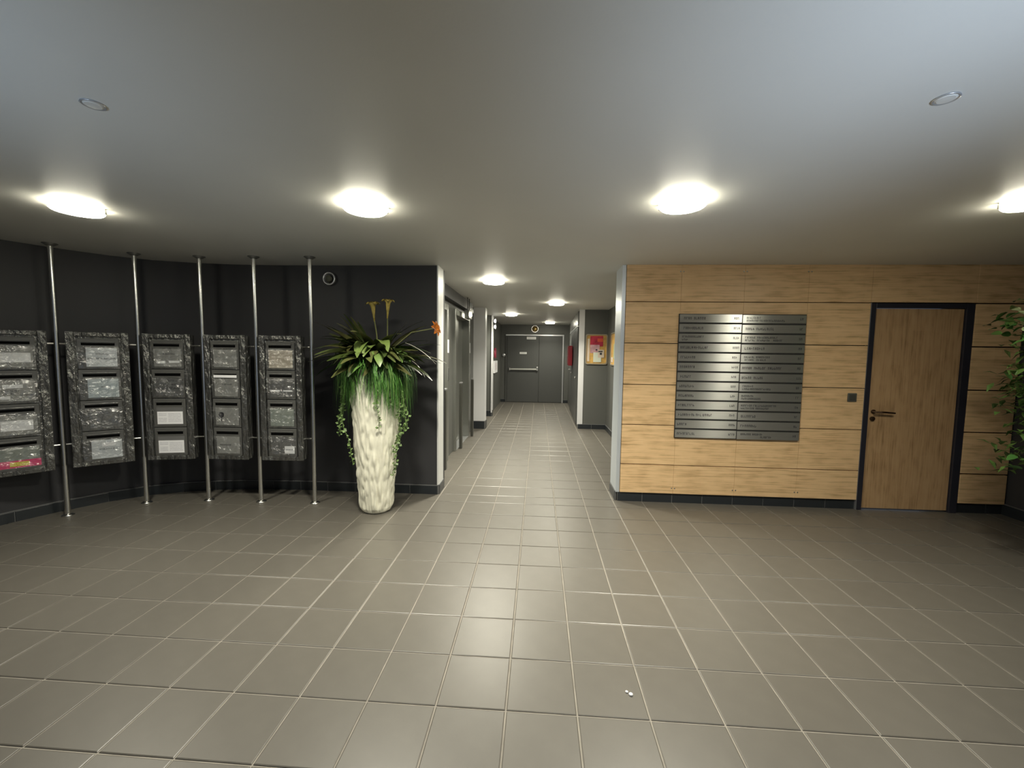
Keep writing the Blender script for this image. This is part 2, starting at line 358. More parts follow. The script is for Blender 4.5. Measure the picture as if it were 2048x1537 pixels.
plinth(bc, [(-3.5 , 37.0), (-3.0, 37.0)], 0.3, 0.06, 1); plinth(bc, [(2.85, 37.0), (3.45, 37.0)], 0.3, 0.06, 1)
plinth(bc, [(3.1, 22.4), (4.0, 22.4), (4.95, 22.4)], 0.3, 0.06, 1)
plinth(bc, [(3.12, 9.7), (3.12, 8.7)], 0.31, 0.05, 1)
plinth(bc, [(4.95, y) for y in (22.4, 21, 20, 19, 18)], 0.3, 0.06, 1)
# corridor, right side
struct(MB().box(3.12, 9.7, 0, 4.2, 9.75, H).box(4.95, 9.7, 0, 6, 22.4, H).build('wall_niche', HALL))
struct(B(3.1, 22.4, 0, 6, 22.8, H).build('wall_niche_back', HALL))
mbr = MB(); mbr.v = [(3.1, 22.8, 0), (3.1, 22.8, H), (3.45, 37, H), (3.45, 37, 0), (5, 22.8, 0), (5, 22.8, H), (5, 37, H), (5, 37, 0)]
mbr.f = [[0, 1, 2, 3], [4, 7, 6, 5], [0, 4, 5, 1], [3, 2, 6, 7]]; mbr.mi = [0] * 4
struct(mbr.build('wall_corridor_right', HALL))
# fascia above the lifts
struct(MB().box(-3.9, 9.56, 7.45, -3.66, 19.6, H).box(-3.66, 9.56, 7.42, -3.60, 19.6, 7.62).build('trim_5', mat('fascia_dark', (0.05, 0.05, 0.052), 0.4)))
# ------------------------------------------------------------------ wood panels and the directory
wb = bpy.data.objects['wall_back']
zs = [0.33, 1.31, 2.67, 4.03, 5.41, 6.77, H]
xs = [3.23, 5.0, 7.0, 9.0, 10.93]
for i in range(6):
    for j in range(4):
        g = 0.002; z0 = zs[i] + (0.012 if i else 0); z1 = zs[i + 1] - (0.012 if i < 5 else 0)
        B(xs[j] + g, 8.58, z0, xs[j + 1] - g, 8.70, z1).build('wood_panel', WOOD, wb, bevel=0.006)
for i in range(6):
    z0 = zs[i] + (0.018 if i else 0); z1 = zs[i + 1] - (0.018 if i < 5 else 0)
    B(14.08, 8.58, z0, 15.5, 8.70, z1).build('wood_panel', WOOD, wb2, bevel=0.012)
B(10.937, 8.58, 6.79, 14.076, 8.70, H).build('wood_panel', WOOD, wb2, bevel=0.012)
for x in (4.95, 5.05, 6.95, 7.05, 8.95, 9.05):
    for z in (7.75, 0.52):
        MB().lathe([(0.022, 0), (0.022, -0.012), (0.012, -0.016)], (x, 8.58, z), 10, 'y').build('screw', STEEL, wb)
# directory board: 13 rows of two brushed plaques
drt = thing('directory_board', 'large brushed steel directory of stacked name plaques on the wood panelled wall', 'sign', (6.95, 8.57, 2.25))
B(-2.0, -0.05, 0.02, 2.0, 0, 4.13).build('backing', DARK, drt)
rowz = 4.13 / 13
def glyphs(mb, x0, x1, z, h, y, r):
    x = x0
    while x < x1:
        wd = h * r.uniform(0.55, 0.8); t = h * 0.17; k = r.random()
        mb.quad((x, y, z), (x + t, y, z), (x + t, y, z + h), (x, y, z + h))
        if k < 0.75:
            zz = z + r.choice((0, h * .42, h - t)); mb.quad((x, y, zz), (x + wd * .8, y, zz), (x + wd * .8, y, zz + t), (x, y, zz + t))
        if k > 0.3: mb.quad((x + wd * .8 - t, y, z), (x + wd * .8, y, z), (x + wd * .8, y, z + h * (1 if k > .5 else .6)), (x + wd * .8 - t, y, z + h * (1 if k > .5 else .6)))
        if k > 0.55: mb.quad((x, y, z + h - t), (x + wd * .8, y, z + h - t), (x + wd * .8, y, z + h), (x, y, z + h))
        x += wd + h * .12
LW = [[(.07, .19), (.23, .42)], [(.07, .38)], [(.05, .4), (.05, .13, 1)], [(.03, .22), (.25, .46)], [(.04, .26)], [(.03, .28)], [(.05, .2)], [(.04, .28)], [(.03, .27)], [(.03, .27)], [(.04, .3), (.33, .4), (.44, .58)], [(.03, .17)], [(.03, .13), (.15, .33)]]
RW = [[(.06, .27), (.06, .3, 1), (.33, .66, 1)], [(.05, .18), (.22, .5)], [(.05, .2), (.24, .55), (.05, .2, 1), (.24, .43, 1), (.5, .64, 1)], [(.05, .36)], [(.05, .2), (.24, .46), (.06, .2, 1), (.25, .4, 1)], [(.03, .17), (.22, .4), (.44, .65)], [(.03, .17), (.22, .36)], [(.05, .22), (.05, .5, 1)], [(.04, .23), (.04, .35, 1)], [(.04, .21), (.24, .6), (.04, .25, 1), (.28, .5, 1)], [(.05, .27)], [(.05, .28)], [(.06, .22), (.25, .4), (.38, .55, 1)]]
pm = B(-0.985, -0.02, 0.028, 0.985, 0, rowz - 0.028).mesh('name_plaque', PLATE)
for r_ in range(13):
    for c_ in range(2):
        zz = 4.13 - (r_ + 1) * rowz
        o = link('name_plaque', pm, drt, (-1.0 + 2.0 * c_, -0.05, zz + (0.012 if c_ == 0 else 0)), (rnd.uniform(-.006, .006), 0, rnd.uniform(-.003, .003)))
        g = MB(); R2 = random.Random(r_ * 7 + c_)
        for wd in (LW if c_ == 0 else RW)[r_]:
            two = len((LW if c_ == 0 else RW)[r_]) > 1 and any(len(q) == 3 for q in (LW if c_ == 0 else RW)[r_])
            h = 0.062 if two else 0.078
            z0 = (0.075 if len(wd) == 3 else 0.165) if two else rowz * .5 - .04
            glyphs(g, -0.985 + 1.97 * wd[0], -0.985 + 1.97 * wd[1], z0, h, -0.0215, R2)
        glyphs(g, 0.74 if c_ == 0 else 0.80, 0.9, rowz * .5 - .03, 0.07, -0.0215, R2)
        g.build('lettering', INK, o)['kind'] = 'stuff'
# ------------------------------------------------------------------ wood door
d1 = struct(link('door_1', None, None, (0, 8.7, 0)))
MB().box(10.94, -0.13, 0, 11.10, 0.3, 6.76).box(13.82, -0.13, 0, 14.05, 0.3, 6.76).box(11.10, -0.13, 6.61, 13.82, 0.3, 6.76).build('door_frame', FRAME, d1, bevel=0.01)
MB().box(10.93, -0.125, 0.0, 10.955, 0, 6.77).build('frame_edge', ALU, d1)
B(11.115, -0.06, 0.05, 13.805, 0.06, 6.595).build('door_leaf', DOORWOOD, d1, bevel=0.01)
hd = link('door_handle', MB().lathe([(0.07, 0), (0.07, -0.03), (0.03, -0.05), (0.03, -0.16)], (11.29, -0.06, 3.27), 16, 'y').tube([(11.29, -0.2, 3.27), (11.55, -0.21, 3.27), (11.86, -0.2, 3.25)], [0.035, 0.032, 0.028]).mesh('door_handle', BRONZE, True), d1)
MB().lathe([(0.075, 0), (0.075, -0.04), (0.035, -0.05), (0.035, -0.07)], (11.27, -0.06, 3.04), 16, 'y').build('lock', BRONZE, d1, smooth=False)
# shelf of wall behind the door
sw = thing('light_switch', 'small square grey wall switch on the wood panelling left of the door', 'switch', (10.55, 8.58, 3.73))
B(-0.14, -0.035, -0.14, 0.14, 0, 0.14).build('cover', mat('switch_grey', (0.10, 0.10, 0.085), 0.4), sw, bevel=0.02)
B(-0.09, -0.05, -0.09, 0.09, -0.03, 0.09).build('rocker', mat('switch_dark', (0.07, 0.07, 0.06), 0.4), sw, bevel=0.01)
# ------------------------------------------------------------------ ceiling lamps
lamps = [(-9.33, 2.86, 'lit round ceiling lamp, leftmost, above the mailboxes', 0.42), (-3.18, 2.95, 'lit round ceiling lamp in front of the tall white vase', 0.42),
         (3.08, 2.9, 'lit round ceiling lamp in front of the steel directory board', 0.42), (9.4, 2.95, 'lit round ceiling lamp cut by the right edge of the photo', 0.42),
         (-1.49, 11.5, 'nearest lit round lamp on the corridor ceiling', 0.42), (1.36, 18.7, 'lit round lamp on the right of the corridor ceiling, second nearest', 0.42),
         (-1.7, 25.6, 'lit round lamp on the left of the corridor ceiling, third nearest', 0.42), (1.4, 33.4, 'farthest lit round lamp just before the grey end door', 0.42)]
LP = [(0, 0.0), (0.35, 0.0), (0.35, -0.03), (0.41, -0.05), (0.42, -0.10), (0.40, -0.16), (0.33, -0.205), (0.2, -0.235), (0.0, -0.24)]
for li, (x, y, lab, r) in enumerate(lamps):
    t = thing('ceiling_lamp', lab, 'lamp', (x, y, H), 0, 'round ceiling lamps')
    MB().lathe([(0.34, 0), (0.34, -0.03), (0.30, -0.03)], n=32).build('base_plate', RIM, t)
    MB().lathe([(0.36, -0.02), (0.42, -0.03), (0.425, -0.10)], n=40).build('side_ring', GLOWS[li], t, smooth=True)
    MB().lathe([(0.425, -0.10), (0.40, -0.125), (0.33, -0.14), (0.2, -0.15), (0.0, -0.155)], n=40).build('diffuser', DIFFS[li], t, smooth=True)
    bl_ = bpy.data.lights.new('lamp_beam', 'AREA'); bl_.shape = 'DISK'; bl_.size = 0.78 * U; bl_.energy = BEAM * BEAMF[li]
    bl_.color = (1.0, 0.955, 0.80); bl_.spread = math.radians(BEAM_SPREAD); link('lamp_beam', bl_, t, (0, 0, -0.17))
    for a in (0.5, 1.57, 2.6):
        B(0.40, -0.04, -0.10, 0.455, 0.04, 0.0).build('clip', RIM, t, (0, 0, 0), (0, 0, a))
for x, y, lab in ((-5.1, -0.5, 'small unlit recessed ceiling spot at the upper left'), (4.95, -0.2, 'small unlit recessed ceiling spot at the upper right')):
    t = thing('recessed_spot', lab, 'lamp', (x, y, H), 0, 'unlit recessed spots')
    MB().lathe([(0.105, 0), (0.12, 0), (0.125, -0.012), (0.11, -0.018), (0.095, -0.005), (0.09, 0)], n=28).build('rim', mat('spot_rim', (0.5, 0.5, 0.5), 0.3, metal=0.5), t, smooth=True)
    MB().lathe([(0.105, -0.005), (0.08, -0.02), (0.0, -0.024)], n=28).build('lens', mat('spot_lens', (0.66, 0.655, 0.615), 0.4), t)
# ------------------------------------------------------------------ mailboxes and poles
poles = [(-14.62, 4.32), (-13.59, 5.72), (-12.27, 6.90), (-10.49, 7.32), (-8.70, 7.35), (-6.90, 7.42)]
plab = ['steel pole farthest left, beyond the column with the pink and yellow sticker', 'leftmost floor to ceiling steel pole, left of the column with pale name cards', 'second steel pole from the left, beside the column with two white sheets',
        'third steel pole from the left, half hidden by a mailbox column', 'fourth steel pole from the left, between the two rightmost mailbox columns', 'rightmost floor to ceiling steel pole, nearest the white vase']
for (x, y), lab in zip(poles, plab):
    t = thing('steel_pole', lab, 'pole', (x, y, 0), 0, 'floor to ceiling steel poles')
    MB().lathe([(0.066, 0.0), (0.066, H)], n=20).build('shaft', STEEL, t, auto=40)
    MB().lathe([(0.15, 0.0), (0.15, 0.02), (0.09, 0.05), (0.068, 0.06)], n=24).build('floor_flange', STEEL, t, smooth=True)
    MB().lathe([(0.068, H - 0.08), (0.10, H - 0.06), (0.17, H - 0.015), (0.17, H)], n=24).build('ceiling_flange', mat('flange_grey', (0.2, 0.2, 0.19), 0.4, metal=0.5), t, smooth=True)
g1 = mat('name_card_pale', (0.60, 0.63, 0.66), 0.5, var=0.1); g2 = mat('name_card_grey', (0.30, 0.30, 0.29), 0.5, var=0.1); g3 = mat('name_card_dark', (0.14, 0.14, 0.14), 0.45, var=0.1)
g4 = mat('name_card_beige', (0.55, 0.49, 0.40), 0.5, var=0.1); g5 = mat('name_card_green', (0.27, 0.30, 0.27), 0.5); pk = mat('sticker_pink', (0.80, 0.05, 0.20), 0.5); ye = mat('sticker_yellow', (0.80, 0.66, 0.08), 0.5)
g6 = mat('name_card_blue', (0.44, 0.50, 0.53), 0.5, var=0.1); GREYPRINT = mat('grey_print', (0.40, 0.40, 0.46), 0.6)
# per mailbox: card material, ink lines (x0,x1,z), extra papers and painted glints (material, x0,z0,x1,z1)
COLS = [
 ('mailbox column cut by the left edge, with a pink and yellow sticker', [
  (g2, [(-.2, .1, .42)], [(WHITE, -.28, .08, .36, .34)], []),
  (g2, [(-.2, .1, .2), (-.15, .1, .12)], [(WHITE, -.18, .3, .18, .40), (WHITE, -.3, .0, -.05, .08)], []),
  (g2, [(-.2, .2, .46)], [(WHITE, -.26, .06, .32, .34)], []),
  (g5, [], [(pk, -.38, -.04, .42, .16), (ye, -.15, .0, .2, .12)], [])]),
 ('mailbox column with pale bluish name cards in its upper two boxes', [
  (g1, [(-.06, .2, .30), (-.24, .36, .16)], [], []), (g6, [(.02, .22, .24)], [], []), (g3, [], [], []), (g1, [(-.1, .3, .2)], [(WHITE, -.04, .3, .26, .42)], [])]),  # white piece on the lowest box is a painted lamp glint
 ('mailbox column with printed white sheets on its lower two boxes', [
  (g2, [(-.1, .22, .32)], [(WHITE, -.28, .04, -.04, .12), (WHITE, .06, .06, .36, .13)], []), (g3, [(-.1, .15, .40), (-.12, .2, .28), (-.28, .32, .16)], [], []),  # both white pieces on the top box are painted lamp reflections
  (g3, [], [(WHITE, -.34, -.03, .38, .37)], [1]), (g3, [], [(WHITE, -.34, -.03, .38, .37)], [1])]),
 ('mailbox column with a white envelope sticking out of its second slot', [
  (g2, [], [], []), (g2, [(-.1, .2, .3)], [(WHITE, -.38, .54, .38, .62)], []), (g2, [], [], [2]), (g2, [(-.25, .1, .2)], [], [])]),
 ('rightmost mailbox column with a small white label on its lowest box', [
  (g4, [], [], []), (g3, [], [(WHITE, -.32, .12, -.02, .17), (WHITE, .08, .12, .36, .17)], []), (g5, [], [], []), (g3, [], [(WHITE, .08, -.02, .4, .22)], [])]),
]
SLOTZ = [5.11, 4.18, 3.25, 2.32]
slot_m = None
def film_mesh(seed):
    r = random.Random(seed); m = MB(); nx, nz = 9, 8
    for j in range(nz + 1):
        for i in range(nx + 1):
            ed = i in (0, nx) or j in (0, nz)
            m.v.append((-0.45 + 0.9 * i / nx + (0 if ed else r.uniform(-.03, .03)), 0 if ed else r.uniform(-0.035, 0.0), -0.12 + 0.66 * j / nz + (0 if ed else r.uniform(-.03, .03))))
    for j in range(nz):
        for i in range(nx):
            a = j * (nx + 1) + i; m.f.append([a, a + 1, a + nx + 2, a + nx + 1]); m.mi.append(0)
    return m.mesh('plastic_film', FILM, False)
films = [film_mesh(k) for k in range(5)]
for ci, (lab, boxes) in enumerate(COLS):
    a, b_ = Vector(poles[ci]), Vector(poles[ci + 1]); mid = (a + b_) / 2; ang = math.atan2(b_.y - a.y, b_.x - a.x); L = (b_ - a).length
    t = thing('mailbox_column', lab, 'mailbox', (mid.x, mid.y, 0), ang, 'mailbox columns between the steel poles')
    B(-0.66, -0.18, 1.48, 0.66, 0.04, 5.46).build('cabinet', WFRAME, t, bevel=0.02)
    for s in (-1, 1): B(min(s * .50, s * .68), -0.24, 1.46, max(s * .50, s * .68), -0.18, 5.48).build('side_rail', WFRAME, t, bevel=0.02)
    for z in (1.46, 5.34): B(-0.5, -0.235, z, 0.5, -0.18, z + 0.13).build('cross_rail', WFRAME, t, bevel=0.02)
    for z in (2.15, 5.12):
        for s in (-1, 1):
            x1 = s * (L / 2 - 0.05); MB().tube([(s * 0.66, 0, z), (x1, 0, z)], 0.026, 8).build('mounting_rod', STEEL, t)
    for bi, (card, lines, papers_glints, marks) in enumerate(boxes):
        sz = SLOTZ[bi] - 0.60
        bx = link('mailbox', B(-0.455, -0.03, -0.13, 0.455, 0.02, 0.78).mesh('mailbox', BOXM), t, (0, -0.20, sz))
        bv = bx.modifiers.new('bevel', 'BEVEL'); bv.width = 0.015 * U
        B(-0.36, -0.036, 0.575, 0.36, -0.02, 0.645).build('letter_slot', BLACK, bx)
        B(-0.37, -0.055, 0.66, 0.37, -0.03, 0.70).build('slot_lip', STEEL if False else BOXM, bx, bevel=0.01)
        x0 = -0.27 if ci == 1 else -0.36
        B(x0, -0.040, -0.06, 0.40, -0.028, 0.50).build('name_card', card, bx)
        if lines:
            g = MB(); R2 = random.Random(ci * 10 + bi)
            for lx0, lx1, lz in lines: glyphs(g, lx0, lx1, lz, 0.045, -0.0415, R2)
            g.build('lettering', INK, bx)['kind'] = 'stuff'
        for k, (pmat, a0, c0, a1, c1) in enumerate(papers_glints):
            B(a0, -0.048 - .003 * k, c0, a1, -0.042 - .003 * k, c1).build('paper_or_glint', pmat, bx)  # real papers, plus a few lamp reflections painted as flat white pieces
        if 1 in marks:
            g = MB(); R2 = random.Random(ci * 10 + bi + 50)
            for k in range(6):
                if k != 2: glyphs(g, -.3, -.08, 0.29 - k * .05, 0.022, -0.0505, R2)
                glyphs(g, -.03, .33, 0.29 - k * .05, 0.022, -0.0505, R2)
            g.build('small_print', GREYPRINT, bx)['kind'] = 'stuff'
        if 2 in marks:
            MB().lathe([(0.05, 0), (0.09, 0)], (-.17, -.0415, .27), 16, 'y').box(-.185, -.042, .06, -.155, -.0405, .19).build('lettering', INK, bx)
        if ci == 4 and bi == 3 or ci == 0 and bi == 1:
            g = MB(); glyphs(g, .12, .36, .09, .03, -0.0495, random.Random(3)); g.build('small_print', INK, bx)['kind'] = 'stuff'
        if not (ci == 2 and bi >= 2): link('plastic_film', films[(ci + bi * 2) % 5], bx, (0, -0.056, 0))
# ------------------------------------------------------------------ tall vase and planting
t = thing('planter', 'tall tapering cream planter with carved ripples, filled with green plants and yellow flowers', 'planter', (-4.66, 7.05, 0))
prof = [(0.0, 0.36), (0.05, 0.43), (0.16, 0.475), (0.5, 0.505), (1.0, 0.545), (1.6, 0.585), (2.2, 0.63), (2.8, 0.665), (3.4, 0.695), (4.0, 0.715), (4.5, 0.72)]
def rad(z):
    for (z0, r0), (z1, r1) in zip(prof, prof[1:]):
        if z0 <= z <= z1: return r0 + (r1 - r0) * (z - z0) / (z1 - z0)
    return prof[-1][1]
m = MB(); NA, NZ = 120, 110
for j in range(NZ + 1):
    z = 4.5 * (j / NZ) ** 1.15
    for i in range(NA):
        a = 2 * math.pi * i / NA; r = rad(z)
        v = noise.noise(Vector((math.cos(a) * 8.5, math.sin(a) * 8.5, z * 2.0))) 
        v2 = noise.noise(Vector((math.cos(a) * 12 + 9, math.sin(a) * 12, z * 3.2)))
        dr = (abs(v) - 0.2) * 0.115 + v2 * 0.02
        dr *= min(1, z / 0.15)
        r += dr; m.v.append((r * math.cos(a), r * math.sin(a), z))
for j in range(NZ):
    for i in range(NA):
        i2 = (i + 1) % NA; m.f.append([j * NA + i, j * NA + i2, (j + 1) * NA + i2, (j + 1) * NA + i]); m.mi.append(0)
m.f.append([i for i in range(NA)][::-1]); m.mi.append(0)
m.build('pot', VASE, t, smooth=True)
MB().lathe([(0.0, 4.42), (0.68, 4.42)], n=32).build('soil', SOIL, t)
def leaf_mesh(name, L, W, el, droop, m_, broad=0.5, n=9):
    """leaf from the origin along +x, starting elevation el, bending down by droop radians"""
    pts = []; wd = []; x = z = 0.0
    for i in range(n):
        s_ = i / (n - 1); pts.append((x, 0, z)); a = el - droop * s_
        x += L / (n - 1) * math.cos(a); z += L / (n - 1) * math.sin(a)
        wd.append(W * (math.sin(math.pi * min(1, (s_ * 0.94 + 0.04)) ** broad) ** 0.8 if s_ < 1 else 0.02) + 0.015)
    return MB().strip(pts, wd, (0, 1, 0), cup=0.16).mesh(name, m_, True)
LM = []
for el, dr, L, W in ((1.25, 0.5, 1.6, 0.15), (1.0, 0.7, 1.75, 0.17), (0.75, 0.9, 1.7, 0.18), (0.5, 1.0, 1.75, 0.19), (0.3, 1.1, 1.6, 0.20)):
    for mt in (LEAFD, LEAFO): LM.append((el, leaf_mesh('leaf', L, W, el, dr, mt)))
r = random.Random(11)
for k in range(95):
    el, me = r.choice(LM[4:] if k % 4 else LM[2:])
    az = r.uniform(0, 2 * math.pi)
    if math.sin(az) > 0.7 and r.random() < .5: az = -az
    o = link('leaf', me, t, (math.cos(az) * 0.2, math.sin(az) * 0.2, 4.5 + r.uniform(0, .5)), (r.uniform(-.5, .5), 0, az)); s_ = r.uniform(.62, 1.05); o.scale = (s_, s_ * r.uniform(1.3, 2.1), s_)
for az, mi, s_ in ((math.pi * .86, 1, 1.15), (math.pi * .96, 2, 1.15), (math.pi * 1.05, 6, 1.1), (math.pi * 1.0, 8, 1.18), (-0.05, 6, 1.15), (-0.35, 8, 1.3), (0.1, 4, 1.2), (-0.15, 7, 1.3), (math.pi * .93, 0, 1.2), (math.pi * 1.02, 1, 1.15), (math.pi * .8, 0, 1.05), (math.pi * 1.08, 3, 1.2), (0.2, 1, 1.0), (-0.3, 0, .8)):
    o = link('leaf', LM[mi][1], t, (0.15 * math.cos(az), 0.15 * math.sin(az), 4.55), (0, 0, az)); o.scale = (s_, s_ * 1.5, s_)
spoon = [leaf_mesh('broad_leaf', 0.95, 0.30, 0.9, 2.3, LEAFL, 0.8), leaf_mesh('broad_leaf', 1.0, 0.34, 0.5, 1.9, LEAFL, 0.8), leaf_mesh('broad_leaf', 0.9, 0.30, 1.2, 2.4, LEAFO, 0.8)]
for az, k, z in ((-1.45, 0, 4.95), (-1.1, 1, 4.9), (-1.9, 2, 4.85), (-2.3, 0, 4.8), (-2.7, 1, 4.9), (-0.7, 2, 4.75), (-0.3, 1, 4.9), (-1.6, 1, 5.15), (-3.0, 2, 4.7), (-0.9, 0, 5.1), (-2.1, 1, 4.75), (-1.3, 2, 4.7), (-1.75, 1, 4.6), (-2.5, 2, 5.0), (-0.5, 1, 5.0), (-2.9, 0, 4.95)):
    link('leaf', spoon[k], t, (0.32 * math.cos(az), 0.32 * math.sin(az), z), (r.uniform(-.3, .3), 0, az)).scale = (1.15, 1.2, 1.15)
# fern-like grass skirt hanging over the rim
def skirt(n, seed, zlo, hang, name):
    r = random.Random(seed); m = MB()
    for k in range(n):
        az = r.uniform(0, 2 * math.pi); side = abs(math.cos(az))
        out = r.uniform(.12, .5) + 0.14 * side; dn = r.uniform(*hang) * (0.62 + 0.5 * side)
        # a bare notch in the middle front as in the photo
        if abs((az % (2 * math.pi)) - 1.47 * math.pi) < 0.16: dn *= 0.35
        c_, s_ = math.cos(az), math.sin(az); r0 = r.uniform(.35, .66); pts = []; sw = r.uniform(-.25, .25); z00 = zlo + r.uniform(-.1, .3); dn *= r.uniform(.5, 1.15)
        for i in range(6):
            u = i / 5; rr = r0 + out * math.sin(min(1, u * 1.5) * math.pi / 2); z = z00 + 0.18 * math.sin(u * math.pi) - dn * u ** 1.6
            pts.append((c_ * rr - s_ * sw * u * u + r.uniform(-.012, .012), s_ * rr + c_ * sw * u * u + r.uniform(-.012, .012), z))
        m.strip(pts, [0.014, 0.02, 0.02, 0.018, 0.012, 0.003], (-s_, c_, 0), mi=r.choice((0, 1, 1, 2, 2, 3)))
    o = m.build(name, GRASS, t); o['kind'] = 'stuff'
skirt(1500, 5, 4.5, (0.8, 1.65), 'hanging_grass')
def vine(pts, seed, name='trailing_vine'):
    r = random.Random(seed); m = MB(); P = [Vector(p) for p in pts]; m.tube(pts, 0.008, 4)
    for a, b_ in zip(P, P[1:]):
        nn = int((b_ - a).length / 0.045)
        for k in range(nn):
            q = a + (b_ - a) * (k / nn); d = Vector((r.uniform(-1, 1), r.uniform(-1, 1), r.uniform(-.8, .5))).normalized()
            s_ = d.orthogonal().normalized(); L = r.uniform(.06, .12); w_ = L * .45
            m.quad(tuple(q), tuple(q + d * L * .5 + s_ * w_), tuple(q + d * L), tuple(q + d * L * .5 - s_ * w_))
    m.build(name, VINE, t)
def vp(pxs, y=-0.75): return pxs
for k, path in enumerate([
    [(-.62, -.35, 4.5), (-.92, -.3, 3.9), (-1.0, -.3, 3.3), (-1.02, -.3, 2.7), (-1.1, -.28, 2.45)],
    [(-.62, -.35, 4.5), (-.88, -.32, 3.7), (-.95, -.3, 3.0), (-.8, -.35, 2.5), (-.66, -.35, 2.0), (-.62, -.3, 1.5)],
    [(-.6, -.4, 4.5), (-.82, -.38, 3.8), (-.9, -.4, 3.2), (-.85, -.4, 2.7)],
    [(.6, -.4, 4.5), (.85, -.35, 3.9), (.98, -.3, 3.3), (1.0, -.25, 2.8), (.82, -.3, 2.4), (.66, -.32, 2.0)],
    [(.55, -.45, 4.5), (.8, -.4, 3.6), (.86, -.35, 2.9), (.74, -.38, 2.3), (.7, -.36, 1.7), (.62, -.36, 1.2)],
    [(.2, -.7, 4.5), (.34, -.78, 3.8), (.36, -.76, 3.2), (.36, -.70, 2.7)],
    [(.5, -.5, 4.5), (.7, -.5, 3.8), (.62, -.55, 3.3)],
    [(.6, -.3, 4.4), (1.0, -.3, 3.6), (1.1, -.3, 3.0), (1.0, -.3, 2.6)]]):
    fine = []
    P = [Vector(p) for p in path]
    for a, b_ in zip(P, P[1:]):
        for u in (0, .33, .66): fine.append(tuple(a.lerp(b_, u) + Vector((math.sin(len(fine) * 1.3 + k) * .03, math.cos(len(fine) + k) * .02, 0))))
    fine.append(path[-1]); vine(fine, k)
    if k in (0, 3, 4): vine([(x + .06, y - .04, z - .05) for x, y, z in fine], k + 20)
def flower(base, tip, mt, r0, star=True):
    b_, p = Vector(base), Vector(tip); d = (p - b_).normalized()
    mid = b_.lerp(p, .5) + Vector((0.03, 0, 0.05))
    fo = link('flower', None, t, tip, d.to_track_quat('Z', 'Y').to_euler())
    MB().lathe([(0.02, -0.50), (0.035, -0.30), (0.06, -0.12), (r0 * .45, -0.02), (r0 * .8, 0.05), (r0 * .75, 0.06), (r0 * .4, 0.0), (0.0, -0.03)], n=20).build('trumpet', mt, fo, smooth=True)
    if star:
        pm_ = leaf_mesh('petal', r0 * 1.5, 0.15, 0.5, 1.5, mt, 0.7, 6)
        for k in range(6): link('petal', pm_, fo, (0, 0, 0.03), (0, 0, k * math.pi / 3 + .3))
    MB().tube([tuple(b_), tuple(mid), tuple(p - d * .4)], 0.02, 6).build('flower_stem', STEM, t)
flower((0.15, -.1, 4.5), (0.0, -.15, 6.42), YELLOW, 0.17)
flower((0.30, 0, 4.5), (0.42, 0, 6.52), YELLOW, 0.16)
# orange blossom on a long thin stem reaching to the right
MB().tube([(0.2, -.1, 4.6), (0.7, -.15, 5.2), (1.2, -.2, 5.6), (1.85, -.2, 5.72)], 0.016, 6).build('flower_stem', STEM, t)
fo = link('flower', None, t, (1.92, -.2, 5.72), (0.3, 1.3, 0)); pm_ = leaf_mesh('petal', 0.26, 0.13, 0.5, 0.9, ORANGE, 0.7, 6)
for k in range(7): link('petal', pm_, fo, (0, 0, 0), (0, 0, k * 2 * math.pi / 7))
pm_ = leaf_mesh('petal', 0.22, 0.12, 0.5, 0.9, YELLOW, 0.7, 6); fo = link('flower', None, t, (-.35, -.72, 4.85), (1.2, 0, 0.2))
for k in range(6): link('petal', pm_, fo, (0, 0, 0), (0, 0, k * math.pi / 3))
# silvery blade leaves at the right
sv = mat('leaf_silver', (0.5, 0.5, 0.42), 0.35)
o = link('leaf', leaf_mesh('leaf', 1.15, 0.07, -0.35, 0.5, sv), t, (1.05, -.35, 5.28), (0, 0, -0.1)); o['label'] = 'pale silvery blade leaf'
o = link('leaf', leaf_mesh('leaf', 0.65, 0.05, -0.6, 0.6, sv), t, (1.25, -.35, 4.75), (0, 0, -0.1)); o['label'] = 'pale silvery blade leaf'
# ------------------------------------------------------------------ leafy tree at the right edge
t = thing('potted_tree', 'leafy green potted tree leaning in from the right edge of the photo', 'plant', (13.4, 4.7, 0))
MB().lathe([(0.0, 0), (0.42, 0.0), (0.50, 0.1), (0.62, 1.5), (0.64, 1.6), (0.56, 1.6), (0.54, 1.45)], n=32).build('pot', mat('tree_pot', (0.05, 0.05, 0.05), 0.4), t, smooth=False)
MB().lathe([(0.0, 1.46), (0.55, 1.46)], n=24).build('soil', SOIL, t)
tr_ = MB().tube([(0, 0, 1.4), (0.05, 0, 2.6), (-0.08, 0.05, 4.0), (0, 0, 5.6)], [0.09, 0.08, 0.06, 0.03], 8)
rr = random.Random(21)
LMT = []
for mt in (TREEL, TREEL, TREEL, TREEP):
    LMT.append(leaf_mesh('leaf', 0.27, 0.11, 0.2, 0.5, mt, 0.75, 5))
stuff = MB(); cnt = 0
cl = []
for k in range(58):
    z = rr.uniform(2.3, 6.1); az = rr.uniform(0, 6.283); R_ = rr.uniform(0.5, 1.0) * (1.95 if 3.0 < z < 6 else 1.65)
    if z > 5.6: R_ *= .85
    p = Vector((max(-1.3, min(1.7, R_ * math.cos(az))), R_ * .8 * math.sin(az), z)); cl.append(p)
    q = Vector((0, 0, max(1.8, z - 1.0))); tr_.tube([tuple(q), tuple(q.lerp(p, .5) + Vector((0, 0, .12))), tuple(p)], [0.022, .014, .006], 4)
tr_.build('trunk', BARK, t, smooth=True)
cl.sort(key=lambda p: p.x)
